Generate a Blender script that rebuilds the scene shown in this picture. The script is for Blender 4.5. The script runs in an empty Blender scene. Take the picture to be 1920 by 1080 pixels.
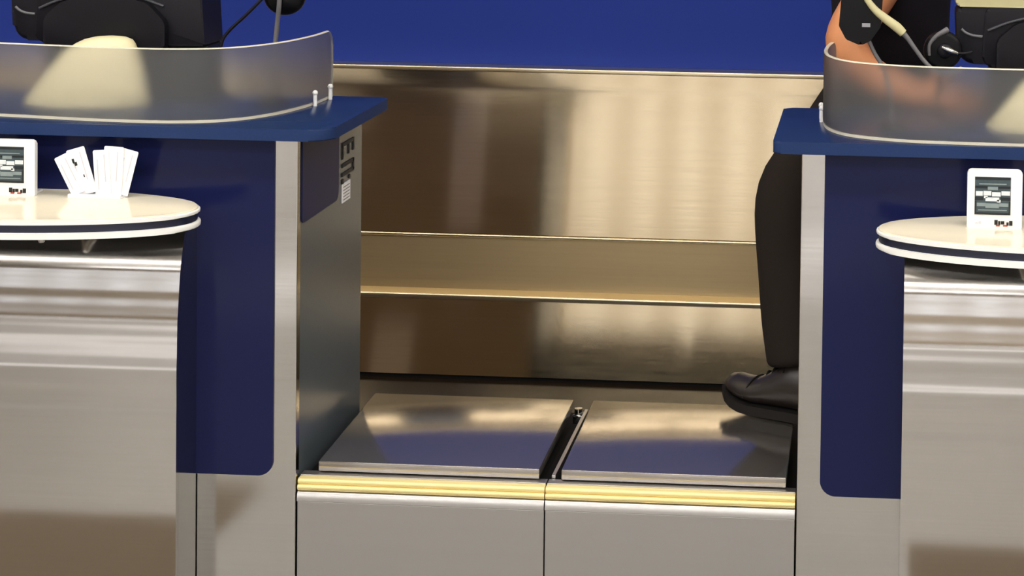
import bpy, bmesh, math, random
from mathutils import Vector, Matrix
random.seed(4)
S = bpy.context.scene
COL = S.collection

# ------------------------------------------------------------------ helpers
def srgb(r, g, b):
    f = lambda c: (c/255/12.92) if c/255 <= .04045 else ((c/255+.055)/1.055)**2.4
    return (f(r), f(g), f(b), 1)

def mat(name, col, rough=.5, metal=0., spec=.5, emit=None, estr=0., noise=None, bump=None, aniso=0., coat=0., rvar=0.):
    """principled material; noise=(scale vec, amount) tints the colour, bump=(scale vec, strength, distance)"""
    m = bpy.data.materials.new(name); m.use_nodes = True
    nt = m.node_tree; b = nt.nodes['Principled BSDF']
    b.inputs['Base Color'].default_value = col
    b.inputs['Roughness'].default_value = rough
    b.inputs['Metallic'].default_value = metal
    b.inputs['Specular IOR Level'].default_value = spec
    b.inputs['Coat Weight'].default_value = coat
    if aniso:
        b.inputs['Anisotropic'].default_value = aniso
        b.inputs['Anisotropic Rotation'].default_value = .25
        t = nt.nodes.new('ShaderNodeTangent'); t.direction_type = 'RADIAL'; t.axis = 'Z'
        nt.links.new(t.outputs[0], b.inputs['Tangent'])
    if emit:
        b.inputs['Emission Color'].default_value = emit
        b.inputs['Emission Strength'].default_value = estr
    def tex(scale, detail=4):
        co = nt.nodes.new('ShaderNodeNewGeometry'); mp = nt.nodes.new('ShaderNodeMapping')
        mp.inputs['Scale'].default_value = scale
        n = nt.nodes.new('ShaderNodeTexNoise'); n.inputs['Scale'].default_value = 1; n.inputs['Detail'].default_value = detail
        nt.links.new(co.outputs['Position'], mp.inputs[0]); nt.links.new(mp.outputs[0], n.inputs['Vector'])
        return n
    if noise:
        n = tex(noise[0]); mx = nt.nodes.new('ShaderNodeMix'); mx.data_type = 'RGBA'
        k = noise[1]
        mx.inputs['A'].default_value = tuple(c*(1-k) for c in col[:3])+(1,)
        mx.inputs['B'].default_value = tuple(min(1, c*(1+k)) for c in col[:3])+(1,)
        nt.links.new(n.outputs['Fac'], mx.inputs['Factor']); nt.links.new(mx.outputs['Result'], b.inputs['Base Color'])
    if rvar:
        n = tex((9, 9, 160)); mr = nt.nodes.new('ShaderNodeMapRange')
        mr.inputs['To Min'].default_value = rough-rvar; mr.inputs['To Max'].default_value = rough+rvar
        nt.links.new(n.outputs['Fac'], mr.inputs['Value']); nt.links.new(mr.outputs['Result'], b.inputs['Roughness'])
    if bump:
        n = tex(bump[0], 1.5); bp = nt.nodes.new('ShaderNodeBump')
        bp.inputs['Strength'].default_value = bump[1]; bp.inputs['Distance'].default_value = bump[2]
        nt.links.new(n.outputs['Fac'], bp.inputs['Height']); nt.links.new(bp.outputs[0], b.inputs['Normal'])
    return m

def thing(name, label, cat, loc=(0, 0, 0), group=None):
    o = bpy.data.objects.new(name, None); COL.objects.link(o)
    o.location = loc; o.empty_display_size = .05
    o['label'] = label; o['category'] = cat
    if group: o['group'] = group
    return o
def tag(o, label, cat, group=None):
    o['label'] = label; o['category'] = cat
    if group: o['group'] = group
    return o

def wloc(o):
    v = Vector((0, 0, 0))
    while o: v += o.location; o = o.parent
    return v
def obj(name, bm, m, parent=None, smooth=None, label=None, origin=None):
    """link bm (built in world coordinates) as one mesh object"""
    base = wloc(parent) if parent else Vector((0, 0, 0))
    off = Vector(origin) if origin is not None else base
    me = bpy.data.meshes.new(name)
    bmesh.ops.recalc_face_normals(bm, faces=bm.faces)
    bmesh.ops.translate(bm, verts=bm.verts, vec=-off)
    bm.to_mesh(me); bm.free()
    for mm in (m if isinstance(m, (list, tuple)) else [m]): me.materials.append(mm)
    o = bpy.data.objects.new(name, me); COL.objects.link(o)
    o.location = off-base
    if parent: o.parent = parent
    if label: o['label'] = label
    if smooth:
        me.polygons.foreach_set('use_smooth', [True]*len(me.polygons))
        if smooth < 180:
            try: me.set_sharp_from_angle(angle=math.radians(smooth))
            except Exception: pass
    return o
def struct(name, bm, m, **k):
    o = obj(name, bm, m, **k); o['kind'] = 'structure'; return o

def box(bm, x0, x1, y0, y1, z0, z1, bev=0, seg=2):
    r = bmesh.ops.create_cube(bm, size=1)
    for v in r['verts']:
        v.co = Vector(((x0+x1)/2+v.co.x*(x1-x0), (y0+y1)/2+v.co.y*(y1-y0), (z0+z1)/2+v.co.z*(z1-z0)))
    if bev:
        es = list({e for v in r['verts'] for e in v.link_edges})
        bmesh.ops.bevel(bm, geom=es, offset=bev, segments=seg, profile=.5, affect='EDGES')
    return bm
def BOX(*a, **k):
    bm = bmesh.new(); return box(bm, *a, **k)

def prism(bm, pts, axis, a0, a1, bev=0, seg=2):
    """extrude a polygon of 2D pts along axis ('X': pts are (y,z); 'Y': (x,z); 'Z': (x,y))"""
    def P(p, a): return {'X': (a, p[0], p[1]), 'Y': (p[0], a, p[1]), 'Z': (p[0], p[1], a)}[axis]
    A = [bm.verts.new(P(p, a0)) for p in pts]; B = [bm.verts.new(P(p, a1)) for p in pts]
    n = len(pts)
    fa = bm.faces.new(A); fb = bm.faces.new(B[::-1])
    for i in range(n): bm.faces.new((A[i], B[i], B[(i+1) % n], A[(i+1) % n]))
    if bev:
        es = list(fa.edges)+list(fb.edges)
        bmesh.ops.bevel(bm, geom=es, offset=bev, segments=seg, profile=.5, affect='EDGES')
    return bm
def PRISM(*a, **k):
    bm = bmesh.new(); return prism(bm, *a, **k)

def rounded(pts, rads, seg=6):
    out = []; n = len(pts)
    for i, p in enumerate(pts):
        r = rads[i]; p = Vector(p)
        if r <= 0: out.append(tuple(p)); continue
        a = (Vector(pts[i-1])-p).normalized(); b = (Vector(pts[(i+1) % n])-p).normalized()
        ang = a.angle(b); d = r/math.tan(ang/2)
        c = p+(a+b).normalized()*(r/math.sin(ang/2))
        s = p+a*d-c; e = p+b*d-c
        for k in range(seg+1):
            t = k/seg; v = s.lerp(e, t)
            v = v.normalized()*r
            out.append(tuple(c+v))
    return out

def catmull(pts, n=8):
    P = [Vector(p) for p in pts]; out = []
    for i in range(len(P)-1):
        p0 = P[max(i-1, 0)]; p1 = P[i]; p2 = P[i+1]; p3 = P[min(i+2, len(P)-1)]
        for k in range(n):
            t = k/n
            out.append(.5*((2*p1)+(p2-p0)*t+(2*p0-5*p1+4*p2-p3)*t*t+(3*p1-p0-3*p2+p3)*t**3))
    out.append(P[-1]); return out

def tube(bm, pts, rad, seg=10, n=8, smooth=True, cap=True):
    path = catmull(pts, n) if smooth and len(pts) > 2 else [Vector(p) for p in pts]
    m = len(path); rings = []
    R = rad if isinstance(rad, (list, tuple)) else None
    up = None
    for i, p in enumerate(path):
        t = (path[min(i+1, m-1)]-path[max(i-1, 0)]).normalized()
        if up is None:
            up = Vector((0, 0, 1)) if abs(t.z) < .9 else Vector((1, 0, 0))
        a = t.cross(up).normalized(); b = a.cross(t).normalized(); up = b
        if R:
            f = i/(m-1)*(len(R)-1); k = min(int(f), len(R)-2); r = R[k]+(R[k+1]-R[k])*(f-k)
        else: r = rad
        rings.append([bm.verts.new(p+a*r*math.cos(2*math.pi*j/seg)+b*r*math.sin(2*math.pi*j/seg)) for j in range(seg)])
    for i in range(m-1):
        for j in range(seg):
            bm.faces.new((rings[i][j], rings[i][(j+1) % seg], rings[i+1][(j+1) % seg], rings[i+1][j]))
    if cap: bm.faces.new(rings[0][::-1]); bm.faces.new(rings[-1])
    return bm
def TUBE(*a, **k):
    bm = bmesh.new(); return tube(bm, *a, **k)

def loft(bm, rings, cap=True):
    V = [[bm.verts.new(p) for p in r] for r in rings]; n = len(V[0])
    for i in range(len(V)-1):
        for j in range(n):
            bm.faces.new((V[i][j], V[i][(j+1) % n], V[i+1][(j+1) % n], V[i+1][j]))
    if cap: bm.faces.new(V[0][::-1]); bm.faces.new(V[-1])
    return bm
def sph(bm, c, r, sc=(1, 1, 1), u=20, v=12, rot=None):
    q = bmesh.ops.create_uvsphere(bm, u_segments=u, v_segments=v, radius=r)
    for w in q['verts']:
        p = Vector((w.co.x*sc[0], w.co.y*sc[1], w.co.z*sc[2]))
        if rot: p = rot @ p
        w.co = p+Vector(c)
    return bm

def skin_mesh(name, chains, m, parent, sub=2, root=0, label=None):
    """chains: list of lists of (id, (x,y,z), radius or (rx,ry)); ids shared between chains join there"""
    me = bpy.data.meshes.new(name); idx = {}; vs = []; es = []; rr = []
    base = wloc(parent)
    for ch in chains:
        prev = None
        for it in ch:
            if isinstance(it, str): k = idx[it]
            else:
                idn, p, r = it
                if idn in idx: k = idx[idn]
                else:
                    k = len(vs); idx[idn] = k; vs.append(tuple(Vector(p)-base)); rr.append(r if isinstance(r, tuple) else (r, r))
            if prev is not None: es.append((prev, k))
            prev = k
    me.from_pydata(vs, es, [])
    o = bpy.data.objects.new(name, me); COL.objects.link(o)
    sk = o.modifiers.new('skin', 'SKIN'); sk.use_smooth_shade = True
    for i, d in enumerate(me.skin_vertices[0].data):
        d.radius = rr[i]; d.use_root = (i == root)
    sd = o.modifiers.new('sub', 'SUBSURF'); sd.levels = sub; sd.render_levels = sub
    dg = bpy.context.evaluated_depsgraph_get()
    new = bpy.data.meshes.new_from_object(o.evaluated_get(dg)); new.name = name
    o.modifiers.clear(); o.data = new
    new.materials.clear(); new.materials.append(m)
    new.polygons.foreach_set('use_smooth', [True]*len(new.polygons))
    o.parent = parent
    if label: o['label'] = label
    return o

# ------------------------------------------------------------------ materials
M = {}
M['steel'] = mat('brushed_steel', srgb(196, 193, 189), .14, 1, rvar=.04, bump=((1.2, 1, 7), .25, .004), noise=((4, 4, 220), .05))
M['steel_podium'] = mat('podium_steel', srgb(198, 194, 190), .10, 1, rvar=.03, noise=((4, 4, 220), .05), bump=((1.1, 1, 5), .2, .003))
M['steel_plain'] = mat('satin_steel', srgb(190, 188, 186), .34, 1, noise=((2, 2, 30), .03))
M['steel_plate'] = mat('plate_steel', srgb(186, 180, 174), .15, .9, rvar=.03, noise=((3, 120, 3), .05))
M['steel_polished'] = mat('polished_steel', srgb(200, 200, 198), .06, 1, bump=((2, 2, 2), .1, .002))
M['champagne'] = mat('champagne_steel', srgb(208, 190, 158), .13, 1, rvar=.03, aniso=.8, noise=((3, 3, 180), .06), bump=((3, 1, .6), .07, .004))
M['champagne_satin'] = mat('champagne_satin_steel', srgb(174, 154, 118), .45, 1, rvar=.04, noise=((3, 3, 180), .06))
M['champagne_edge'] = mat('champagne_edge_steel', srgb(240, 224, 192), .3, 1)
M['side_grey'] = mat('grey_side_laminate', srgb(82, 90, 96), .24, 0, .4, noise=((200, 200, 200), .08))
M['blue_lam'] = mat('navy_laminate', srgb(26, 31, 72), .14, 0, .16, noise=((300, 300, 300), .06))
M['blue_side'] = mat('navy_side_laminate', srgb(34, 38, 76), .4, 0, .1, noise=((300, 300, 300), .06))
M['navy_top'] = mat('navy_worktop', srgb(31, 49, 86), .24, 0, .15, noise=((260, 260, 260), .12))
M['navy_edge'] = mat('navy_edge_band', srgb(40, 58, 100), .6, 0, .08, noise=((260, 260, 260), .1))
M['blue_wall'] = mat('royal_blue_paint', srgb(24, 50, 142), .65, 0, .3, noise=((3, 3, 3), .04), bump=((160, 160, 160), .08, .001))
M['brass'] = mat('brass_strip', srgb(255, 232, 164), .42, .3, noise=((6, 60, 60), .06))
M['black'] = mat('black_plastic', srgb(24, 23, 29), .42, 0, .22, noise=((90, 90, 90), .1))
M['black_gloss'] = mat('black_gloss', srgb(15, 15, 18), .3, 0, .18, noise=((90, 90, 90), .1))
M['rubber'] = mat('black_rubber', srgb(18, 17, 16), .7, 0, .2, noise=((60, 60, 60), .1))
M['dark_floor'] = mat('dark_polished_floor', srgb(34, 26, 19), .14, 0, .55, noise=((5, 5, 5), .15))
M['grey_plastic'] = mat('grey_plastic', srgb(108, 107, 110), .35, 0, .5, noise=((90, 90, 90), .08))
M['rib'] = mat('dark_grey_rib', srgb(66, 66, 72), .35, 0, .4, noise=((90, 90, 90), .08))
M['cream_plastic'] = mat('cream_plastic', srgb(255, 240, 196), .45, 0, .4, noise=((60, 60, 60), .04))
M['cream_cable'] = mat('cream_cable', srgb(206, 198, 152), .45, 0, .4, noise=((60, 60, 60), .05))
M['table'] = mat('cream_tabletop', srgb(250, 240, 216), .12, 0, .5, noise=((40, 40, 40), .03))
M['white'] = mat('white_plastic', srgb(250, 250, 250), .3, 0, .5, noise=((40, 40, 40), .02))
M['white_rim'] = mat('white_rim', srgb(252, 252, 248), .22, 0, .5, noise=((40, 40, 40), .02))
M['navy_band'] = mat('navy_band', srgb(26, 30, 52), .35, 0, .5, noise=((90, 90, 90), .06))
M['paper'] = mat('white_card', srgb(254, 253, 254), .6, 0, .3, noise=((30, 30, 30), .02))
M['ink'] = mat('black_ink', srgb(22, 22, 24), .5, noise=((90, 90, 90), .06))
M['ink_soft'] = mat('grey_ink', srgb(212, 210, 216), .6, noise=((90, 90, 90), .04))
M['red_ink'] = mat('red_ink', srgb(176, 70, 50), .5, noise=((90, 90, 90), .06))
M['poster'] = mat('slate_poster', srgb(62, 78, 84), .4, noise=((200, 200, 20), .2))
M['poster_dark'] = mat('dark_poster_print', srgb(20, 30, 36), .4, noise=((90, 90, 90), .1))
M['poster_pale'] = mat('pale_poster_print', srgb(226, 232, 236), .4, noise=((120, 120, 120), .1))
M['poster_mid'] = mat('grey_poster_print', srgb(134, 148, 150), .4, noise=((120, 120, 120), .15))
M['skin'] = mat('skin', srgb(226, 152, 104), .5, 0, .35, noise=((40, 40, 40), .08), bump=((300, 300, 300), .08, .001))
M['hair'] = mat('dark_hair', srgb(28, 22, 18), .5, noise=((200, 200, 40), .3))
M['eye'] = mat('eye_white', srgb(235, 232, 226), .2, noise=((40, 40, 40), .02))
M['iris'] = mat('iris_brown', srgb(40, 26, 18), .2, noise=((40, 40, 40), .05))
M['lip'] = mat('lips', srgb(160, 84, 70), .45, noise=((40, 40, 40), .05))
M['trouser'] = mat('dark_trouser_cloth', srgb(40, 34, 30), .85, 0, .15, noise=((500, 500, 500), .2), bump=((9, 9, 5), .5, .02))
M['shirt'] = mat('black_shirt_cloth', srgb(32, 28, 33), .85, 0, .15, noise=((500, 500, 500), .2), bump=((10, 10, 7), .5, .02))
M['shoe'] = mat('black_leather', srgb(40, 34, 31), .36, 0, .5, noise=((30, 30, 30), .15), bump=((60, 60, 60), .15, .002))
M['sole'] = mat('shoe_sole', srgb(26, 23, 22), .6, 0, .3, noise=((60, 60, 60), .1))
M['led'] = mat('status_window', srgb(150, 152, 158), .3, noise=((90, 90, 90), .05))
M['hall_floor'] = mat('hall_floor_tile', srgb(150, 146, 140), .22, 0, .5, noise=((1.3, 1.3, 1.3), .1))
M['reflect_band'] = mat('pale_reflect_band', srgb(242, 242, 244), .2, 0, .5, noise=((2, 2, 2), .03))
M['reflect_mat'] = mat('brown_reflect_mat', srgb(124, 110, 92), .8, 0, .2, noise=((200, 200, 200), .2))
M['hall_wall'] = mat('hall_wall_paint', srgb(196, 180, 156), .7, noise=((2, 2, 2), .05))
M['ceiling'] = mat('ceiling_tile', srgb(168, 162, 152), .8, noise=((6, 6, 6), .06))
M['frame'] = mat('window_frame_metal', srgb(96, 90, 84), .4, .6, noise=((30, 30, 30), .05))
M['column'] = mat('column_cladding', srgb(110, 98, 82), .5, noise=((8, 8, 8), .1))
M['lamp'] = mat('lamp_diffuser', srgb(255, 250, 240), .5, emit=(1, .97, .925, 1), estr=15, noise=((8, 8, 8), .01))
M['warm_lamp'] = mat('warm_lamp_diffuser', srgb(255, 244, 220), .5, emit=(1, .84, .56, 1), estr=16, noise=((8, 8, 8), .01))
M['counter_back'] = mat('tan_laminate', srgb(176, 160, 132), .5, 0, .4, noise=((3, 3, 60), .06))
M['screen'] = mat('screen_glass', srgb(60, 78, 110), .15, emit=(.25, .4, .8, 1), estr=.6, noise=((20, 20, 20), .2))

def frosted():
    m = bpy.data.materials.new('frosted_acrylic'); m.use_nodes = True
    nt = m.node_tree; b = nt.nodes['Principled BSDF']; out = nt.nodes['Material Output']
    n = nt.nodes.new('ShaderNodeTexNoise'); n.inputs['Scale'].default_value = 30
    g = nt.nodes.new('ShaderNodeNewGeometry'); nt.links.new(g.outputs['Position'], n.inputs['Vector'])
    mr = nt.nodes.new('ShaderNodeMapRange'); mr.inputs['To Min'].default_value = .38; mr.inputs['To Max'].default_value = .43
    nt.links.new(n.outputs['Fac'], mr.inputs['Value'])
    rf = nt.nodes.new('ShaderNodeBsdfRefraction'); rf.inputs['IOR'].default_value = 1.15
    rf.inputs['Color'].default_value = (.97, .97, .96, 1)
    nt.links.new(mr.outputs['Result'], rf.inputs['Roughness'])
    b.inputs['Base Color'].default_value = srgb(140, 141, 144); b.inputs['Roughness'].default_value = .3
    mx = nt.nodes.new('ShaderNodeMixShader'); mx.inputs['Fac'].default_value = .2
    nt.links.new(rf.outputs[0], mx.inputs[1]); nt.links.new(b.outputs[0], mx.inputs[2])
    nt.links.new(mx.outputs[0], out.inputs['Surface'])
    return m
M['frost'] = frosted()
M['frost_edge_glow'] = mat('acrylic_edge_glow', srgb(226, 220, 200), .3, noise=((60, 60, 60), .03))  # whitish colour stands in for light glowing in the sheet edges

# ------------------------------------------------------------------ the place
YF = 3.58            # plane of the counter fronts
WX0, WX1, WY0, WB, HC = -9.0, 9.0, -10.0, 5.32, 3.7
struct('floor', BOX(WX0, WX1, WY0, 3.60, -.1, 0), M['hall_floor'])
struct('floor.002', PRISM([(-6.2, 2.2), (3.0, -1.15), (3.0, -.45), (-6.2, 2.95)], 'Z', 0, .0015), M['reflect_band'])  # unseen pale band, added so the steel posts reflect a highlight
bm = BOX(-2.6, -1.45, 2.9, 3.575, 0, .002); box(bm, .1, 1.2, 2.9, 3.575, 0, .002)
bf = bmesh.new()
for b0, b1 in ((-1.3, -.95), (-2.7, -2.3), (-4.7, -4.1), (-7., -6.3)): box(bf, -8.5, 8.5, b0, b1, 0, .0012)
struct('floor.004', bf, M['reflect_band'])  # unseen pale bands, added for light streaks in the podium steel
struct('floor.003', bm, M['reflect_mat'])  # unseen brown mats, added to darken the podium's lower reflection
struct('floor.001', BOX(WX0, WX1, 3.60, WB+.1, -.1, 0), M['dark_floor'])
struct('ceiling', BOX(WX0, WX1, WY0-.2, WB+.3, HC, HC+.1), M['ceiling'])
struct('wall_back', BOX(WX0, WX1, WB, WB+.15, 0, HC), M['blue_wall'])
struct('wall_left', BOX(WX0-.15, WX0, WY0-.2, WB+.15, 0, HC), M['hall_wall'])
struct('wall_right', BOX(WX1, WX1+.15, WY0-.2, WB+.15, 0, HC), M['hall_wall'])
# far wall of the hall, behind the photographer: tall narrow windows
WIN = [(-8.7+k*.52, -8.7+k*.52+.25) for k in range(6)]+[(-5.15, -4.85)]+[(-3.7+k*.52, -3.7+k*.52+.25) for k in range(18)]
bm = bmesh.new(); edges = [WX0]+[v for w in WIN for v in w]+[WX1]
for i in range(0, len(edges), 2): box(bm, edges[i], edges[i+1], WY0-.15, WY0, .7, 3.1)
box(bm, WX0, WX1, WY0-.15, WY0, 0, .7); box(bm, WX0, WX1, WY0-.15, WY0, 3.1, HC)
struct('wall_front', bm, M['hall_wall'])
for i, (a, b) in enumerate(WIN):
    bm = bmesh.new(); t = .02
    box(bm, a, a+t, WY0-.1, WY0-.05, .7, 3.1); box(bm, b-t, b, WY0-.1, WY0-.05, .7, 3.1)
    box(bm, a, b, WY0-.1, WY0-.05, .7, .7+t); box(bm, a, b, WY0-.1, WY0-.05, 3.1-t, 3.1); box(bm, a, b, WY0-.1, WY0-.05, 1.88, 1.92)
    struct('window_%d' % (i+1), bm, M['frame'])

# ceiling lights of the hall
k = 0
for y in (2.2, -.4, -3.0, -5.6, -8.2):
    for x in (-5.4, -2.7, 0., 2.7, 5.4):
        t = thing('ceiling_light', 'recessed long ceiling light over the check-in hall', 'light', (x, y, HC), 'hall ceiling lights')
        obj('diffuser', BOX(x-1.3, x+1.3, y-.18, y+.18, HC-.03, HC-.012), M['lamp'], t)
        bm = bmesh.new()
        for (a, b, c, d) in ((x-1.33, x-1.3, y-.21, y+.21), (x+1.3, x+1.33, y-.21, y+.21), (x-1.3, x+1.3, y-.21, y-.18), (x-1.3, x+1.3, y+.18, y+.21)):
            box(bm, a, b, c, d, HC-.04, HC-.001)
        obj('light_frame', bm, M['frame'], t)

for x in (-3.4, -2.0, -.6, .8, 2.2):
    y = 4.62
    t = thing('staff_light', 'warm slim ceiling light over the staff side of the counters', 'light', (x, y, HC), 'warm lights over the staff side')
    obj('diffuser', BOX(x-.69, x+.69, y-.07, y+.07, HC-.03, HC-.012), M['warm_lamp'], t)
    bm = bmesh.new()
    for (a, b, c, d) in ((x-.695, x-.69, y-.09, y+.09), (x+.69, x+.695, y-.09, y+.09), (x-.69, x+.69, y-.09, y-.07), (x-.69, x+.69, y+.07, y+.09)):
        box(bm, a, b, c, d, HC-.04, HC-.001)
    obj('light_frame', bm, M['frame'], t)

# ------------------------------------------------------------------ back wall cladding of steel
X0, X1 = -3.6, 2.6
t = thing('steel_backsplash', 'champagne brushed steel cladding with a projecting lip along the blue wall', 'wall panel', (-.9, 5.2, 0))
obj('lower_panel', PRISM([(5.140, .012), (5.186, .236), (5.30, .236), (5.30, .012)], 'X', X0, X1), M['champagne'], t)
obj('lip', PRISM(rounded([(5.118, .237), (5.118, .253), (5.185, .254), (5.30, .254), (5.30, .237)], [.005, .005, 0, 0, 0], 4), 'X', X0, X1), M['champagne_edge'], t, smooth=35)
obj('middle_panel', PRISM([(5.180, .254), (5.200, .402), (5.30, .402), (5.30, .254)], 'X', X0, X1), M['champagne_satin'], t)
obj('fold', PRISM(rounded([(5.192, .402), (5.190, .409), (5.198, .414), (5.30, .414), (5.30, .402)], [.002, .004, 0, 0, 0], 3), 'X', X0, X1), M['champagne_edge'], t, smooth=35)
obj('upper_panel', PRISM([(5.192, .414), (5.252, .880), (5.30, .880), (5.30, .414)], 'X', X0, X1), M['champagne'], t)
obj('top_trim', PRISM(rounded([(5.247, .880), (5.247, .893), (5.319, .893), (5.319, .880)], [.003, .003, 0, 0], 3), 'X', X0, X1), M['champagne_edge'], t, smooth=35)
obj('kick_strip', BOX(X0, X1, 5.145, 5.30, 0, .012), M['rubber'], t)

# ------------------------------------------------------------------ baggage scales
XL, XR, XM = -1.150, -.136, -.642
ZD = .255            # dark tray
def scale(x0, x1, px0, px1, label, tilt=1.3):
    t = thing('baggage_scale', label, 'scale', ((x0+x1)/2, 3.8, 0), 'baggage scales in the bay')
    g = .0012
    a, b = x0+g, x1-g
    obj('front_panel', BOX(a, b, YF+.002, YF+.02, 0, .224, bev=.001), M['steel_plain'], t)
    # rolled steel edge under the brass strip
    pts = [(YF+.02, .224), (YF+.001, .224)]
    pts += [(YF-.002+.012-.012*math.cos(q*math.pi/2/6), .226+.020*math.sin(q*math.pi/2/6)) for q in range(7)]
    pts += [(YF+.02, .246)]
    obj('rolled_edge', PRISM(pts, 'X', a, b), M['steel_plain'], t, smooth=40, label='bright rolled steel edge')
    prof = [(YF+.040, .247), (YF+.003, .247)]
    for (cy, cz, r, s0, s1) in ((YF+.006, .2525, .0055, -90, 110), (YF+.0105, .2635, .0065, -120, 90)):
        prof += [(cy-r*math.cos(math.radians(q)), cz+r*math.sin(math.radians(q))) for q in range(s0+30, s1, 20)]
    prof += [(YF+.040, .270)]
    obj('edge_strip', PRISM(prof, 'X', a, b), M['brass'], t, smooth=40, label='yellow ridged metal edge strip')
    obj('deck_rim', BOX(a, b, YF+.022, YF+.046, .246, .2725, bev=.001), M['steel_plain'], t)
    obj('tray', BOX(max(a, px0-.032) if px0 < -.7 else px0-.012, min(b, px1+.021) if px1 > -.3 else px1, YF+.046, 4.10, 0, ZD), M['rubber'], t)
    # weighing plate with folded edges, tipped very slightly towards the front
    pl = BOX(px0, px1, 3.618, 4.040, .279, .300, bev=.0025, seg=2)
    bmesh.ops.rotate(pl, verts=pl.verts, cent=(0, 3.83, .2985), matrix=Matrix.Rotation(math.radians(tilt), 3, 'X'))
    obj('weighing_plate', pl, M['steel_plate'], t, smooth=40)
    for fx in (px0+.05, px1-.05):
        for fy in (3.70, 3.97):
            fm = bmesh.new(); bmesh.ops.create_cone(fm, cap_ends=True, segments=16, radius1=.018, radius2=.018, depth=.03, matrix=Matrix.Translation((fx, fy, ZD+.013)))
            obj('load_foot', fm, M['rubber'], t)
    return t
sc1 = scale(XL, XM, -1.117, -.660, 'left steel baggage scale plate in the bay, clear and empty')
sc2 = scale(XM, XR, -.615, -.157, 'right steel baggage scale plate, the one a black shoe rests on')
# slim rail standing between the two plates
t = thing('divider_rail', 'slim steel rail in the dark gap between the two scale plates', 'rail', (-.632, 3.85, ZD))
obj('channel', BOX(-.6595, -.6275, 3.63, 4.06, 0, ZD), M['rubber'], t)
obj('rail_bar', BOX(-.6365, -.6285, 3.63, 4.055, ZD, .279, bev=.001), M['steel_plain'], t)
bm = bmesh.new()
bmesh.ops.create_cone(bm, cap_ends=True, segments=16, radius1=.011, radius2=.009, depth=.012, matrix=Matrix.Translation((-.648, 4.035, .281)))
box(bm, -.659, -.6365, 4.02, 4.05, ZD, .275, bev=.002)
obj('end_bracket', bm, M['steel_polished'], t, smooth=40, label='bright bracket with a screw head')

# ------------------------------------------------------------------ counters
ZT = .991
def counter(e, s, yb, label, W=1.2):
    """e: x of the edge beside the bay; s: -1 body runs to the left, +1 to the right"""
    X = lambda u: e+s*u
    def ub(u0, u1, *r, **k): return BOX(min(X(u0), X(u1)), max(X(u0), X(u1)), *r, **k)
    t = thing('check_in_counter', label, 'counter', (X(W/2), 3.8, 0), 'check-in counters')
    obj('front_sheet', ub(0, W, YF, YF+.022, 0, .966, bev=.0015), M['steel'], t, label='brushed steel front sheet')
    obj('side_panel', ub(.0008, .02, YF+.022, yb, 0, .966, bev=.001), M['side_grey'], t, label='dark grey side panel facing the bay')
    obj('side_panel', ub(W-.02, W, YF+.022, yb, 0, .966, bev=.001), M['side_grey'], t)
    obj('back_panel', ub(.02, W-.02, yb-.02, yb, 0, .966), M['counter_back'], t, label='tan back panel')
    obj('streak_strip', ub(.44, .58, yb, yb+.006, 0, .30, bev=.001), M['white'], t, label='pale low strip added on the back for its reflection')  # unseen pale strips, added for bright streaks reflected in the wall cladding
    obj('streak_strip', ub(.22, .34, yb, yb+.006, .45, .966, bev=.001), M['white'], t, label='pale upright strip added on the back for its reflection')
    # navy front panel with rounded lower corners, a few millimetres proud
    pts = [(X(.046), .9655), (X(W-.046), .9655), (X(W-.046), .276), (X(.046), .276)]
    obj('navy_panel', PRISM(rounded(pts, [0, 0, .03, .03], 8), 'Y', YF-.004, YF, bev=.001), M['blue_lam'], t, label='glossy navy blue panel')
    return t, X
WC = 1.2
cl, XA = counter(-1.152, -1, 4.042, 'steel and navy counter on the left with stickers on its grey side')
cr, XB = counter(-.134, 1, 3.865, 'steel and navy counter on the right hiding a person in dark trousers')

# navy wrap and stickers on the grey side of the left counter
xs = -1.152
pts = [(3.604, .966), (3.856, .966), (3.856, .786), (3.604, .786)]
obj('side_wrap', PRISM(rounded(pts, [0, 0, .022, .012], 6), 'X', xs, xs+.0025), M['blue_side'], cl, label='navy wrap panel on the side')
bm = bmesh.new()
def yz(bm, y0, y1, z0, z1, x0=xs-.0005, x1=xs+.0014): box(bm, x0, x1, y0, y1, z0, z1)
# letters running downwards, turned a quarter
yz(bm, 3.885, 3.895, .866, .902); yz(bm, 3.895, 3.975, .894, .902); yz(bm, 3.93, 3.94, .872, .894); yz(bm, 3.965, 3.975, .874, .894)
yz(bm, 3.885, 3.975, .848, .856); yz(bm, 3.965, 3.975, .830, .856); yz(bm, 3.885, 3.975, .828, .836)
yz(bm, 3.885, 3.897, .812, .822); yz(bm, 3.935, 3.947, .816, .824)
obj('sticker_letters', bm, M['ink'], cl, label='dark letters running down the side')
bm = bmesh.new(); yz(bm, 3.886, 3.946, .770, .812)
lb = obj('barcode_label', bm, M['paper'], cl, label='small white printed label')
bm = bmesh.new()
for i in range(5): yz(bm, 3.892, 3.94, .775+i*.007, .777+i*.007, xs+.001, xs+.0017)
obj('label_lines', bm, M['grey_plastic'], lb)

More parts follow.
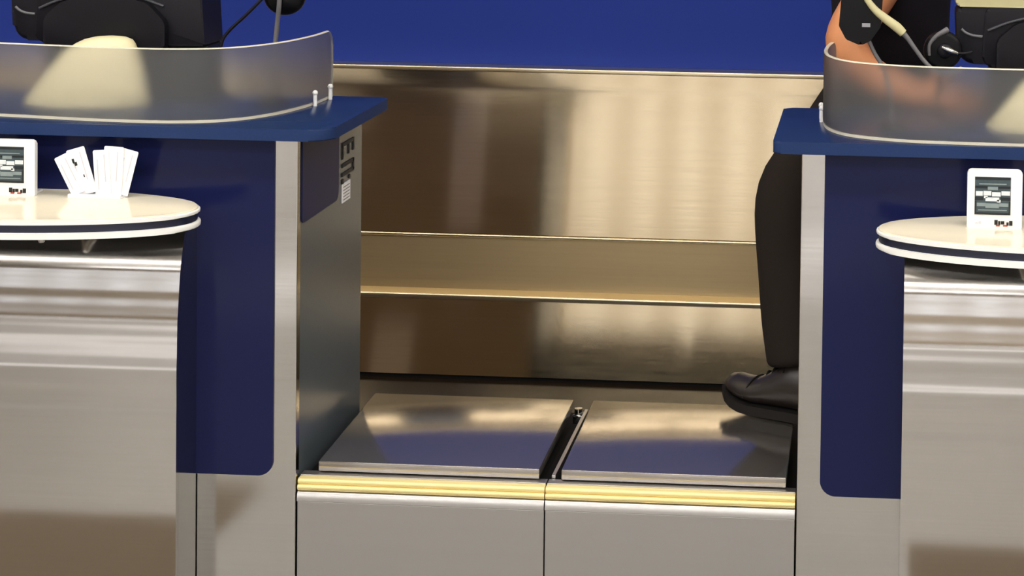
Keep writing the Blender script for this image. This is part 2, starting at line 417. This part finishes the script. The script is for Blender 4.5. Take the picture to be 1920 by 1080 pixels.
# ------------------------------------------------------------------ countertops
def top(pts, rads, label):
    bm = PRISM(rounded(pts, rads, 8), 'Z', .967, ZT, bev=.004, seg=3)
    bm.normal_update()
    for f in bm.faces:
        if abs(f.normal.z) < .3: f.material_index = 1
    o = obj('countertop', bm, [M['navy_top'], M['navy_edge']], smooth=40, origin=(sum(p[0] for p in pts)/4, 3.75, .967))
    tag(o, label, 'countertop', 'navy countertops')
top([(-2.37, 3.532), (-1.073, 3.532), (-1.073, 3.984), (-2.37, 3.984)], [.04, .05, .022, .02], 'navy blue countertop of the left counter, rounded corner toward the bay')
top([(-.190, 3.532), (1.09, 3.532), (1.09, 3.975), (-.190, 3.975)], [.018, .04, .02, .022], 'navy blue countertop of the right counter, above the hidden dark leg')

# ------------------------------------------------------------------ frosted shields
def shield(path, zl, label, pegs):
    """curved sheet following path (x,y), zl: top heights along it, with rounded end"""
    P = catmull([(x, y, 0) for x, y in path], 8)
    n = len(P); th = .008
    t = thing('counter_shield', label, 'shield', (P[n//2].x, P[n//2].y, ZT), 'frosted counter shields')
    bm = bmesh.new(); cols = []
    L = [0]
    for i in range(1, n): L.append(L[-1]+(P[i]-P[i-1]).length)
    for i in range(n):
        tg = (P[min(i+1, n-1)]-P[max(i-1, 0)]).normalized(); nr = Vector((-tg.y, tg.x, 0))
        if nr.y < 0 and abs(nr.y) > .3: nr = -nr
        if cols and nr.dot(cols[-1][1]) < 0: nr = -nr
        z1 = zl
        r = .035
        for d in (L[i], L[-1]-L[i]):
            if d < r: z1 = min(z1, zl-r+math.sqrt(max(0, r*r-(r-d)**2)))
        cols.append((P[i], nr, z1))
    V = []
    for p, nr, z1 in cols:
        a = p-nr*th/2; b = p+nr*th/2; e = .0022
        V.append([bm.verts.new((q.x, q.y, z)) for q, z in ((a, ZT+.0005), (a, ZT+.006), (a, z1-e), (p-nr*(th/2-e), z1), (p+nr*(th/2-e), z1), (b, z1-e), (b, ZT+.006), (b, ZT+.0005))])
    for i in range(n-1):
        for j in range(8):
            f = bm.faces.new((V[i][j], V[i+1][j], V[i+1][(j+1) % 8], V[i][(j+1) % 8]))
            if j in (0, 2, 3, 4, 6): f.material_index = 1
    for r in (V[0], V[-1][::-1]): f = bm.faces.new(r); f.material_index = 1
    obj('shield_sheet', bm, [M['frost'], M['frost_edge_glow']], t, smooth=40)
    for (x, y) in pegs:
        pb = bmesh.new()
        bmesh.ops.create_cone(pb, cap_ends=True, segments=16, radius1=.0042, radius2=.0042, depth=.028, matrix=Matrix.Translation((x, y, ZT+.0142)))
        sph(pb, (x, y, ZT+.029), .006, u=14, v=8)
        obj('standoff_peg', pb, M['white'], t, smooth=50, label='small white peg')
    return t
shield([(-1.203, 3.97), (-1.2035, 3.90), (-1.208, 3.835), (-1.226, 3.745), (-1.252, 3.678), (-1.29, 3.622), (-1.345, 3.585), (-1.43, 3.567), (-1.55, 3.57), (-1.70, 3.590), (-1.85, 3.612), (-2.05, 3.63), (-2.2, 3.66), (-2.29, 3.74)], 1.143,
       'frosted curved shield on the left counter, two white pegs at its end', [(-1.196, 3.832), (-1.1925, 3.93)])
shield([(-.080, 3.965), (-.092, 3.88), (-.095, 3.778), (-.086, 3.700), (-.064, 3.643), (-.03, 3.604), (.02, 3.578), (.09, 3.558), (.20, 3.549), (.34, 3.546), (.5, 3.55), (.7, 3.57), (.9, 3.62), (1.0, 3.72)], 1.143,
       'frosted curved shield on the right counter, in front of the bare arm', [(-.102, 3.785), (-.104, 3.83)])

# ------------------------------------------------------------------ podiums with oval tops
def podium(e, s, label):
    X = lambda u: e+s*u
    uc = .60; cx = X(uc); hw = .395
    t = thing('podium', label, 'podium', (cx, 3.5, 0), 'steel podiums with oval tops')
    # front sheet: upright below, rolling gently backwards near the top, with slight sheet-metal ripples
    prof = []; y = 3.470; z = 0; dz = .004
    while z < .803:
        prof.append((y, z))
        k = max(0, (z-.44)/.32)
        th = 18.5*k**2.3+(2.0*math.sin(z*62)+.9*math.sin(z*205+.5))*min(1, max(0, (z-.38)/.08))+.9*math.sin(z*131+1)*min(1, max(0, (z-.45)/.1))
        y += math.tan(math.radians(th))*dz; z += dz
    prof.append((y, .8105))
    bk = [(3.5755, .8105), (3.5755, 0)]
    obj('front_sheet', PRISM(prof+[(prof[-1][0]+.012, .8105)]+[(p[0]+.012, p[1]) for p in prof[-2::-1]], 'X', cx-hw, cx+hw), M['steel_podium'], t, smooth=30, label='brushed steel front')
    for q in (-1, 1):
        a = cx+q*hw; b = a-q*.012
        sp = [(p[0]+.0125, p[1]) for p in prof[::8]]+[(prof[-1][0]+.0125, .8100)]+[(3.5755, .8100), (3.5755, 0)]
        obj('side_sheet', PRISM(sp, 'X', min(a, b), max(a, b)), M['steel_polished'], t, label='polished steel side')
    def oval(a, b, yc, n=72, ex=2.15):
        out = []
        for k in range(n):
            w = 2*math.pi*k/n; c, q = math.cos(w), math.sin(w)
            px = cx+a*math.copysign(abs(c)**(2/ex), c); py = yc+b*math.copysign(abs(q)**(2/ex), q)
            out.append((px, min(py, 3.5745)))
        return out
    def slab(name, a, b, z0, z1, m, bev, lab=None):
        bm = bmesh.new(); pts = oval(a, b, 3.432)
        seq = []
        for p in pts:
            if not seq or (Vector(p)-Vector(seq[-1])).length > 1e-4: seq.append(p)
        prism(bm, seq, 'Z', z0, z1, bev=bev, seg=3)
        return obj(name, bm, m, t, smooth=40, label=lab)
    slab('tabletop', .447, .150, .845, .850, M['table'], .002, 'cream oval top')
    slab('upper_rim', .451, .153, .8395, .8470, M['white_rim'], .0025, 'white upper rim')
    slab('edge_band', .446, .148, .8245, .8395, M['navy_band'], 0, 'navy band round the edge')
    slab('lower_rim', .452, .154, .8125, .8245, M['white_rim'], .004, 'white lower rim')
    slab('underside', .444, .146, .8105, .8125, M['rubber'], 0, 'dark board added under the top')  # added so the upper podium front reflects something dark
    kb = bmesh.new()
    bmesh.ops.create_cone(kb, cap_ends=True, segments=20, radius1=.005, radius2=.017, depth=.03, matrix=Matrix.Translation((X(.446), 3.40, .797)))
    obj('knob', kb, M['steel_polished'], t, smooth=40, label='small conical steel knob under the top')
    return t
podium(-1.152, -1, 'steel podium on the left with a cream oval top holding white tags')
podium(-.134, 1, 'steel podium on the right with an oval top holding just one sign')
ZP = .850

# ------------------------------------------------------------------ framed signs on the podiums
def sign(x, y, label, turn=0):
    t = thing('sign_holder', label, 'sign', (x, y, ZP), 'framed signs on the podium tops')
    w, h = .104, .112
    bm = bmesh.new()
    f = PRISM(rounded([(x-w/2, ZP), (x+w/2, ZP), (x+w/2, ZP+h), (x-w/2, ZP+h)], [.002, .002, .008, .008], 4), 'Y', y, y+.012, bev=.0015)
    fr = obj('sign_frame', f, M['white'], t, smooth=40)
    obj('foot', BOX(x-w/2+.006, x+w/2-.006, y+.010, y+.05, ZP, ZP+.005, bev=.001), M['white'], t)
    px0, px1, pz0, pz1 = x-.038, x+.030, ZP+.026, ZP+.098
    p = obj('poster', BOX(px0, px1, y-.0008, y+.001, pz0, pz1), M['poster'], t, label='small slate poster with pale print')
    def bars(name, m, L):
        bm = bmesh.new()
        for (u0, u1, v0, v1) in L:
            box(bm, px0+(px1-px0)*u0, px0+(px1-px0)*u1, y-.0016, y-.0006, pz0+(pz1-pz0)*v0, pz0+(pz1-pz0)*v1)
        return obj(name, bm, m, p)
    bars('dark_bands', M['poster_dark'], [(0, 1, .93, 1), (0, .35, .70, .76), (.65, 1, .70, .76), (0, .24, .38, .47), (.72, 1, .38, .47), (0, 1, 0, .06), (0, .05, .06, .36), (.95, 1, .06, .36)])
    bars('grey_print', M['poster_mid'], [(.36, .64, .66, .74)])
    bars('grey_line', M['poster_mid'], [(.12, .88, .80, .83)])
    bars('grey_block', M['poster_mid'], [(.06, .31, .22, .31), (.30, .68, .18, .30), (.67, .94, .22, .31)])
    bars('grey_line', M['poster_mid'], [(.10, .9, .11, .135)])
    bars('pale_print', M['poster_pale'], [(.03, .22, .50, .62), (.24, .46, .51, .63), (.48, .72, .49, .60), (.74, .98, .52, .63), (.30, .68, .36, .46), (.26, .36, .44, .50), (.62, .72, .33, .40)])
    bm = bmesh.new()
    for (a, b, c, d) in ((.50, .56, .007, .016), (.57, .61, .007, .014), (.62, .68, .008, .014), (.72, .76, .006, .012), (.77, .83, .006, .015)):
        box(bm, x-w/2+w*a, x-w/2+w*b, y-.0012, y+.001, ZP+c, ZP+d)
    obj('footer_print', bm, M['ink'], fr, label='tiny dark footer print')
    bm = bmesh.new()
    for (a, b, c, d) in ((.53, .60, .004, .0068), (.66, .74, .004, .0068)):
        box(bm, x-w/2+w*a, x-w/2+w*b, y-.0012, y+.001, ZP+c, ZP+d)
    obj('red_print', bm, M['red_ink'], fr)
    bm = bmesh.new()
    for (a, b, c, d) in ((.15, .20, .008, .011), (.21, .26, .008, .013)):
        box(bm, x-w/2+w*a, x-w/2+w*b, y-.0012, y+.001, ZP+c, ZP+d)
    obj('grey_footer_print', bm, M['ink_soft'], fr)
    return t
sign(-1.711, 3.50, 'small white framed sign beside the fan of white tags')
sign(.239, 3.45, 'small white framed sign standing alone on the right oval top')

# ------------------------------------------------------------------ fan of white tags in a low holder
yc = 3.505
t = thing('tag_holder', 'low white slotted holder at the foot of the tag fan', 'holder', (-1.535, yc, ZP))
bm = bmesh.new()
box(bm, -1.588, -1.480, yc-.014, yc-.008, ZP, ZP+.008, bev=.001); box(bm, -1.588, -1.480, yc+.010, yc+.016, ZP, ZP+.008, bev=.001)
obj('slot', bm, M['white'], t)
obj('base', BOX(-1.588, -1.480, yc-.008, yc+.010, ZP, ZP+.002), M['white'], t)
TAGS = [  # bottom x, lean (deg, + to the left), width, height, y offset, label
    (-1.5655, 27, .030, .084, -.0055, 'white tag leaning furthest left in the fan, shortest of all'),
    (-1.5500, 17, .038, .094, -.0020, 'white tag with a black tick mark, second from the left'),
    (-1.5210, 4, .032, .092, .0010, 'white tag standing almost upright, right of the gap in the fan'),
    (-1.5060, -3, .040, .099, .0040, 'tallest white tag, standing between two others at the fan right side'),
    (-1.4920, -14, .034, .092, .0075, 'white tag leaning furthest right in the fan'),
]
for i, (bx, lean, w, h, dy, lab) in enumerate(TAGS):
    o = thing('baggage_tag', lab, 'tag', (bx, yc+dy, ZP+.002), 'white tags in the fan')
    rot = Matrix.Rotation(math.radians(-lean), 3, 'Y')
    def put(bm):
        bmesh.ops.rotate(bm, verts=bm.verts, cent=(bx, yc+dy, ZP+.004), matrix=rot); return bm
    y0 = yc+dy
    low = ZP+.002+w/2*abs(math.sin(math.radians(lean)))
    pts = [(bx-w/2, low), (bx+w/2, low), (bx+w/2, low+h), (bx-w/2, low+h)]
    obj('card', put(PRISM(rounded(pts, [.001, .001, .003, .003], 3), 'Y', y0-.0008, y0+.0008)), M['paper'], o)
    bm = bmesh.new()
    for kx, k0, k1 in ((-.25, .15, .8), (.2, .3, .9)):
        box(bm, bx+w*kx-.001, bx+w*kx+.001, y0-.0011, y0-.0006, low+h*k0, low+h*k1)
    obj('print', put(bm), M['ink_soft'], o)
    if i == 1:
        bm = bmesh.new()
        box(bm, bx-.012, bx-.008, y0-.0016, y0-.0006, low+h*.70, low+h*.80); box(bm, bx-.009, bx-.004, y0-.0016, y0-.0006, low+h*.64, low+h*.72)
        box(bm, bx+.002, bx+.004, y0-.0016, y0-.0006, low+h*.36, low+h*.42)
        obj('tick_mark', put(bm), M['ink'], o, label='black tick mark')

# ------------------------------------------------------------------ monitors seen from behind
def monitor(x, y, yp, label):
    """x: left end of the housing; the screen faces the back wall"""
    t = thing('monitor', label, 'monitor', (x+.2, y-.03, ZT), 'monitors on the counters')
    # cream pedestal: an oval foot narrowing upward to a domed top
    rings = []
    for (cx, rx, ry, z) in ((.190, .132, .075, ZT), (.190, .134, .076, ZT+.008), (.200, .118, .066, ZT+.04), (.212, .098, .055, ZT+.08), (.222, .078, .046, ZT+.115), (.230, .064, .040, ZT+.130), (.236, .052, .034, ZT+.1385), (.240, .034, .024, ZT+.144), (.241, .012, .01, ZT+.146)):
        rings.append([(x+.01+cx+rx*math.cos(2*math.pi*j/40), yp+ry*math.sin(2*math.pi*j/40), z) for j in range(40)])
    obj('stand', loft(bmesh.new(), rings), M['cream_plastic'], t, smooth=50, label='cream monitor stand')
    yb = y+.012
    h = PRISM(rounded([(x+.055, 1.112), (x+.436, 1.112), (x+.428, 1.236), (x+.062, 1.236)], [.02, .004, .004, .01], 5), 'Y', yb, yb+.11, bev=.006)
    obj('lower_housing', h, M['black'], t, smooth=40)
    obj('dock', BOX(x+.075, x+.440, yb+.015, yb+.10, ZT, 1.112, bev=.006), M['black'], t, smooth=40, label='black dock under the housing')
    bs = PRISM(rounded([(x+.085, 1.104), (x+.355, 1.104), (x+.355, 1.165), (x+.315, 1.206), (x+.22, 1.222), (x+.125, 1.206), (x+.085, 1.17)], [.01, .01, .03, .05, .09, .05, .03], 6), 'Y', yb-.022, yb+.01, bev=.008)
    obj('rear_boss', bs, M['black'], t, smooth=40)
    obj('rib', TUBE([(x+.067, yb-.002, 1.188), (x+.12, yb-.004, 1.209), (x+.2, yb-.004, 1.224), (x+.28, yb-.004, 1.218), (x+.345, yb-.002, 1.198)], .0032, seg=8), M['rib'], t, smooth=60, label='thin grey arched rib')
    lobe = PRISM(rounded([(x+.006, 1.116), (x+.088, 1.116), (x+.088, 1.236), (x+.0, 1.236)], [.035, .012, .01, .012], 6), 'Y', yb+.004, yb+.09, bev=.012, seg=4)
    kn = obj('side_lobe', lobe, M['black'], t, smooth=50, label='rounded black end of the housing')
    obj('highlight_ring', TUBE([(x+.012, yb+.002, 1.190), (x+.022, yb+.001, 1.182), (x+.036, yb+.001, 1.177), (x+.056, yb+.001, 1.175)], .003, seg=8), M['grey_plastic'], kn, smooth=60)  # grey tube modelled as the gleam on the rounded end
    up = PRISM(rounded([(x+.0, 1.237), (x+.45, 1.237), (x+.45, 1.50), (x+.0, 1.50)], [.008, .008, .015, .015], 4), 'Y', yb+.0, yb+.115, bev=.006)
    obj('upper_casing', up, M['cream_cable'], t, smooth=40, label='cream upper casing')
    obj('screen', BOX(x+.03, x+.42, yb+.1145, yb+.1175, 1.26, 1.48), M['screen'], t)
    return t
monitor(-1.885, 3.845, 3.80, 'black and cream monitor seen from behind on the left counter')
monitor(.176, 3.80, 3.76, 'black and cream monitor seen from behind on the right counter')

# ------------------------------------------------------------------ left counter: gooseneck microphone
mx, my = -1.280, 3.86
t = thing('gooseneck_microphone', 'black disc headed microphone on a thin stem, left counter', 'microphone', (mx-.02, my, ZT))
bm = bmesh.new(); sph(bm, (mx, my+.02, 1.222), .046, (1, .55, .88), u=28, v=16)
obj('head', bm, M['black_gloss'], t, smooth=60)
obj('stem', TUBE([(mx-.020, my, ZT+.01), (mx-.017, my, 1.08), (mx-.010, my-.001, 1.16), (mx-.003, my-.010, 1.20), (mx, my-.014, 1.232)], .0052, seg=10), M['grey_plastic'], t, smooth=60, label='grey stem')
bm = bmesh.new(); bmesh.ops.create_cone(bm, cap_ends=True, segments=28, radius1=.032, radius2=.026, depth=.014, matrix=Matrix.Translation((mx-.02, my, ZT+.007)))
obj('base', bm, M['black'], t, smooth=40)
obj('cable', TUBE([(-1.300, my+.006, 1.250), (-1.323, my, 1.219), (-1.361, my, 1.180), (-1.396, my, 1.147), (-1.413, my, 1.118), (-1.418, my, 1.06), (-1.41, my+.01, 1.01), (-1.40, my+.04, ZT+.004), (-1.42, my+.09, ZT+.004)], .0035, seg=8), M['black'], t, smooth=60)

# ------------------------------------------------------------------ right counter: boxy microphone, headset
t = thing('desk_microphone', 'boxy black microphone before the bare arm, with a cream cord', 'microphone', (.03, 3.70, ZT))
my = 3.70
pts = [(-.062, 1.272), (-.067, 1.205), (-.052, 1.178), (-.022, 1.166), (-.002, 1.176), (.018, 1.205), (.022, 1.272)]
hd = obj('head', PRISM(rounded(pts, [.01, .012, .012, .014, .012, .012, .01], 5), 'Y', my-.02, my+.025, bev=.007, seg=3), M['black_gloss'], t, smooth=40)
obj('status_window', BOX(-.020, -.003, my-.0215, my-.019, 1.204, 1.212, bev=.0005), M['led'], hd, label='small pale status window')
obj('stem', TUBE([(.046, my, ZT+.008), (.040, my, 1.06), (.028, my, 1.112), (.006, my, 1.15), (-.008, my, 1.18)], .0042, seg=10), M['grey_plastic'], t, smooth=60, label='thin grey stem')
bm = bmesh.new(); bmesh.ops.create_cone(bm, cap_ends=True, segments=28, radius1=.030, radius2=.024, depth=.014, matrix=Matrix.Translation((.046, my, ZT+.007)))
obj('base', bm, M['black'], t, smooth=40)
cy = my-.022
obj('cord', TUBE([(-.012, cy, 1.262), (.006, cy, 1.240), (.028, cy, 1.222), (.050, cy, 1.206), (.064, cy, 1.193)], [.006, .0075, .009, .010, .0085], seg=12), M['cream_cable'], t, smooth=60, label='thick cream cord')
obj('cable', TUBE([(.064, cy, 1.193), (.074, cy, 1.182), (.090, cy, 1.160), (.107, cy, 1.138), (.128, cy, 1.119), (.150, cy+.01, 1.1115), (.172, cy+.02, 1.115), (.184, cy+.03, 1.122)], [.0062, .005, .0045, .0045, .0045, .0042, .004, .004], seg=10), M['grey_plastic'], t, smooth=60, label='thin grey cable')

hx, hy, hz = .148, 3.765, 1.150
t = thing('headset', 'black round headset leaning on the right monitor, silver hook', 'headset', (hx, hy, hz-.04))
bm = bmesh.new()
bmesh.ops.create_cone(bm, cap_ends=True, segments=32, radius1=.040, radius2=.040, depth=.03, matrix=Matrix.Translation((hx, hy+.008, hz)) @ Matrix.Rotation(math.pi/2, 4, 'X'))
es = [e for e in bm.edges if len(e.link_faces) == 2 and any(len(f.verts) > 8 for f in e.link_faces)]
bmesh.ops.bevel(bm, geom=es, offset=.008, segments=3, profile=.5, affect='EDGES')
cup = obj('ear_cup', bm, M['black_gloss'], t, smooth=40)
bm = bmesh.new(); sph(bm, (hx+.004, hy-.008, hz), .016, (1, .5, 1)); obj('ear_cup_boss', bm, M['black'], cup, smooth=60)
obj('hook', TUBE([(hx-.028, hy-.010, hz-.01), (hx-.028, hy-.012, hz+.012), (hx-.015, hy-.013, hz+.030), (hx+.002, hy-.013, hz+.041), (hx+.008, hy-.010, hz+.044)], [.003, .0035, .0045, .006, .0065], seg=10), M['grey_plastic'], t, smooth=60, label='grey hook')
obj('plug', TUBE([(hx-.002, hy-.014, hz+.008), (hx+.008, hy-.017, hz+.004), (hx+.018, hy-.017, hz), (hx+.030, hy-.014, hz-.004)], [.004, .006, .006, .0035], seg=10), M['steel_polished'], t, smooth=60, label='shiny silver plug')
obj('boom', TUBE([(hx+.030, hy-.014, hz-.004), (hx+.045, hy-.012, hz-.004), (hx+.060, hy-.006, hz-.001)], .003, seg=8), M['black'], t, smooth=60)
obj('lead', TUBE([(hx, hy+.012, hz-.038), (hx-.01, hy+.01, hz-.09), (hx-.005, hy+.01, hz-.14), (hx+.02, hy, ZT+.004), (hx+.07, hy-.02, ZT+.004)], .003, seg=8), M['black'], t, smooth=60)

# ------------------------------------------------------------------ the person behind the right counter
pr = thing('person', 'person in a black shirt and dark trousers, one foot on the scale plate', 'person', (0, 4.3, 0))
FT = .3068
head = Vector((-.045, 4.22, 1.66))
def hand(wrist, d, up, side, pre):
    """chains for palm and five curled fingers; d: pointing direction, side: towards the thumb"""
    w = Vector(wrist); d = Vector(d).normalized(); up = Vector(up).normalized(); s = Vector(side).normalized()
    ch = []
    p1 = w+d*.045; p2 = w+d*.085
    ch.append([pre+'w', (pre+'p1', p1, (.030, .017)), (pre+'p2', p2, (.034, .016))])
    for k, (o, l) in enumerate(((.030, .070), (.010, .080), (-.010, .074), (-.028, .058))):
        b = p2+s*o+d*.004
        ch.append([pre+'p2', (pre+'f%da' % k, b, .0095), (pre+'f%db' % k, b+d*l*.45-up*.006, .0088), (pre+'f%dc' % k, b+d*l*.75-up*.018, .0082), (pre+'f%dd' % k, b+d*l*.95-up*.032, .0072)])
    tb = w+d*.03+s*.022
    ch.append([pre+'p1', (pre+'ta', tb+s*.012-up*.004, .012), (pre+'tb', tb+s*.034+d*.028-up*.010, .0105), (pre+'tc', tb+s*.042+d*.056-up*.016, .0085)])
    return ch
LS, LE, LW = (.105, 4.15, 1.42), (-.074, 4.085, 1.115), (.10, 4.05, 1.015)
RS, RE, RW = (-.055, 4.44, 1.42), (.02, 4.59, 1.15), (.07, 4.57, .93)
LK, LA = (-.180, 4.10, .80), (-.145, 3.985, .40)
RK, RA = (.0, 4.46, .53), (.05, 4.44, .085)
body = [
    [('pel', (.03, 4.33, 1.03), (.10, .10)), ('wa', (.035, 4.325, 1.15), (.09, .09)), ('ch', (.035, 4.31, 1.30), (.105, .105)), ('ub', (.03, 4.29, 1.42), (.08, .08)), ('nk', (.01, 4.27, 1.50), .055), ('hb', (-.015, 4.25, 1.56), .062), ('hc', tuple(head), (.078, .092)), ('ht', (-.035, 4.225, 1.74), (.06, .07))],
    ['ub', ('ls', LS, .062), ('lu', (.018, 4.11, 1.26), .058), ('le', LE, .062), ('lf', (.0, 4.07, 1.052), .043), ('lw', LW, (.032, .026))],
    ['ub', ('rs', RS, .062), ('ru', (-.025, 4.53, 1.29), .052), ('re', RE, .046), ('rf', (.05, 4.58, 1.05), .042), ('rw', RW, (.030, .024))],
    ['pel', ('lh', (.075, 4.26, 1.00), .080), ('lk', LK, .062), ('lc', (-.165, 4.05, .60), .058), ('la', LA, .042)],
    ['pel', ('rh', (-.01, 4.41, .98), .090), ('rk', RK, .062), ('rc', (.02, 4.47, .38), .058), ('ra', RA, .042)],
]
body += hand(LW, (.97, .05, -.2), (0, -.9, .4), (0, .35, .9), 'l')
body += hand(RW, (.1, .0, -1), (-.9, -.3, 0), (-.3, .9, 0), 'r')
skin_mesh('body', body, M['skin'], pr)
skin_mesh('shirt', [
    [('pel', (.04, 4.33, .99), (.155, .155)), ('wa', (.045, 4.325, 1.13), (.145, .145)), ('ch', (.045, 4.31, 1.30), (.155, .155)), ('ub', (.03, 4.29, 1.43), (.12, .12)), ('co', (.015, 4.275, 1.485), .068)],
    ['ub', ('ls', LS, .078), ('lu', (.035, 4.118, 1.305), .073), ('lu2', (.022, 4.111, 1.285), .072)],
    ['ub', ('rs', RS, .078), ('ru', (-.042, 4.52, 1.30), .070), ('ru2', (-.04, 4.53, 1.27), .069)]], M['shirt'], pr, label='black short sleeved shirt')
skin_mesh('trousers', [
    [('pel', (.04, 4.33, 1.03), (.14, .14)), ('pl', (.04, 4.33, .98), (.14, .14))],
    ['pl', ('lh', (.075, 4.26, .99), .105), ('lt', (-.05, 4.18, .905), .098), ('lk', LK, .098), ('lc', (-.164, 4.06, .60), .088), ('lc2', (-.160, 4.03, .50), .083), ('la', (-.150, 4.005, .425), .077), ('lb', (-.148, 4.0, .405), .077)],
    ['pl', ('rh', (-.01, 4.41, .97), .11), ('rk', RK, .085), ('rc', (.02, 4.47, .38), .085), ('ra', (.045, 4.46, .10), .082), ('rb', (.045, 4.46, .075), .082)]], M['trouser'], pr, label='dark trousers')
# face and hair
fd = Vector((-.8, -.6, 0)); fs = Vector((.6, -.8, 0))
for q in (-1, 1):
    bm = bmesh.new(); c = head+fd*.082+fs*.032*q+Vector((0, 0, .005)); sph(bm, c, .0125, u=16, v=10)
    ey = obj('eye', bm, M['eye'], pr, smooth=80)
    bm = bmesh.new(); sph(bm, c+fd*.009, .006, u=12, v=8); obj('iris', bm, M['iris'], ey, smooth=80)
    bm = bmesh.new(); sph(bm, head+fs*.084*q+fd*-.008+Vector((0, 0, -.005)), .03, (.45, .45, 1), u=14, v=10); obj('ear', bm, M['skin'], pr, smooth=80)
    bm = bmesh.new(); tube(bm, [head+fd*.088+fs*.018*q+Vector((0, 0, .026)), head+fd*.088+fs*.034*q+Vector((0, 0, .031)), head+fd*.078+fs*.05*q+Vector((0, 0, .026))], .005, seg=8); obj('eyebrow', bm, M['hair'], pr, smooth=80)
bm = bmesh.new(); tube(bm, [head+fd*.086+Vector((0, 0, .012)), head+fd*.101+Vector((0, 0, -.012)), head+fd*.108+Vector((0, 0, -.026)), head+fd*.092+Vector((0, 0, -.034))], [.008, .012, .016, .010], seg=12)
obj('nose', bm, M['skin'], pr, smooth=80)
bm = bmesh.new(); tube(bm, [head+fd*.078-fs*.026+Vector((0, 0, -.060)), head+fd*.090+Vector((0, 0, -.058)), head+fd*.078+fs*.026+Vector((0, 0, -.060))], [.004, .008, .004], seg=10)
obj('mouth', bm, M['lip'], pr, smooth=80)
bm = bmesh.new(); sph(bm, head-fd*.012+Vector((0, 0, .045)), .1, (.98, .98, .82), u=28, v=18)
bmesh.ops.bisect_plane(bm, geom=list(bm.verts)+list(bm.edges)+list(bm.faces), plane_co=head+fd*.045+Vector((0, 0, .035)), plane_no=(fd*.75-Vector((0, 0, -.5))*-1), clear_outer=True)
obj('hair', bm, M['hair'], pr, smooth=80, label='short dark hair')

def shoe(heel, yaw, z0):
    """shoe pointing along yaw from the heel; sole rests on z0"""
    L = .285; c, s = math.cos(yaw), math.sin(yaw)
    def W(a, b, z): return (heel[0]+c*a-s*b, heel[1]+s*a+c*b, z0+z)
    prof = [(0, .014, .06), (.012, .030, .08), (.04, .038, .105), (.075, .040, .122), (.105, .040, .124), (.13, .042, .112), (.16, .046, .094), (.195, .049, .074), (.225, .048, .068), (.25, .042, .065), (.27, .030, .055), (.282, .012, .036)]
    rings = []
    for (a, w, h) in prof:
        spring = .018*max(0, (a-.19)/.09)**2
        r = []
        for j in range(20):
            th = 2*math.pi*j/20; cs, sn = math.cos(th), math.sin(th)
            zz = .018+spring+(h-.018)*(.5+.5*sn) if sn > -1 else .018+spring
            ww = w*math.copysign(abs(cs)**.7, cs)*(1-.38*max(0, sn)**1.5)
            r.append(W(a, ww, zz))
        rings.append(r)
    sh = obj('shoe', loft(bmesh.new(), rings), M['shoe'], pr, smooth=70, label='black leather lace-up shoe')
    out = []
    for (a, w, h) in [(-.004, .012, 0)]+[(p[0], p[1]+.005, 0) for p in prof[1:-1]]+[(.289, .014, 0)]:
        spring = .018*max(0, (a-.19)/.09)**2
        out.append((a, w, spring))
    bm = bmesh.new()
    loft(bm, [[W(a, -w, sp), W(a, w, sp), W(a, w, sp+.021), W(a, -w, sp+.021)] for a, w, sp in out])
    obj('sole', bm, M['sole'], sh, label='black rubber sole')
    bm = bmesh.new()
    for a, h in ((.122, .116), (.138, .107), (.154, .098), (.170, .088)):
        tube(bm, [W(a, -.024, h-.016), W(a+.004, 0, h+.001), W(a, .024, h-.016)], .003, seg=8)
    obj('laces', bm, M['rubber'], sh, smooth=60)
    bm = bmesh.new(); tube(bm, [W(.214, -.047, .034), W(.206, -.034, .064), (W(.203, 0, .0735)), W(.206, .034, .064), W(.214, .047, .034)], .0022, seg=8)
    obj('toe_cap_seam', bm, M['sole'], sh, smooth=60)
shoe((-.062, 3.925), math.radians(152), FT-.002)
shoe((.10, 4.47), math.radians(200), 0)

# ------------------------------------------------------------------ light, world, camera
w = bpy.data.worlds.new('daylight'); S.world = w; w.use_nodes = True
bg = w.node_tree.nodes['Background']; bg.inputs[0].default_value = (.92, .95, 1, 1); bg.inputs[1].default_value = 2.7

cam = bpy.data.cameras.new('camera'); co = bpy.data.objects.new('camera', cam); COL.objects.link(co)
ro, ya, pi_ = -.01509, -.05862, .03089
fw = Vector((math.sin(ya)*math.cos(pi_), math.cos(ya)*math.cos(pi_), -math.sin(pi_)))
rt = Vector((math.cos(ya), -math.sin(ya), 0)); dn = fw.cross(rt)
r2 = rt*math.cos(ro)+dn*math.sin(ro); d2 = -rt*math.sin(ro)+dn*math.cos(ro)
mt = Matrix((r2, -d2, -fw)).transposed().to_4x4(); mt.translation = (0, 0, 1.6)
co.matrix_world = mt
cam.sensor_width = 36; cam.lens = 3400/1920*36
cam.shift_x = (960-1439.6)/1920; cam.shift_y = (-212.5-540)/1920
cam.clip_start = .05
S.camera = co
S.view_settings.view_transform = 'Standard'; S.view_settings.look = 'None'
S.view_settings.gamma = 1; S.view_settings.use_curve_mapping = False
S.view_settings.exposure = 0.0
try:
    S.cycles.use_denoising = True
    S.cycles.max_bounces = 10; S.cycles.glossy_bounces = 6; S.cycles.transmission_bounces = 8
    S.cycles.sample_clamp_indirect = 0
except Exception: pass
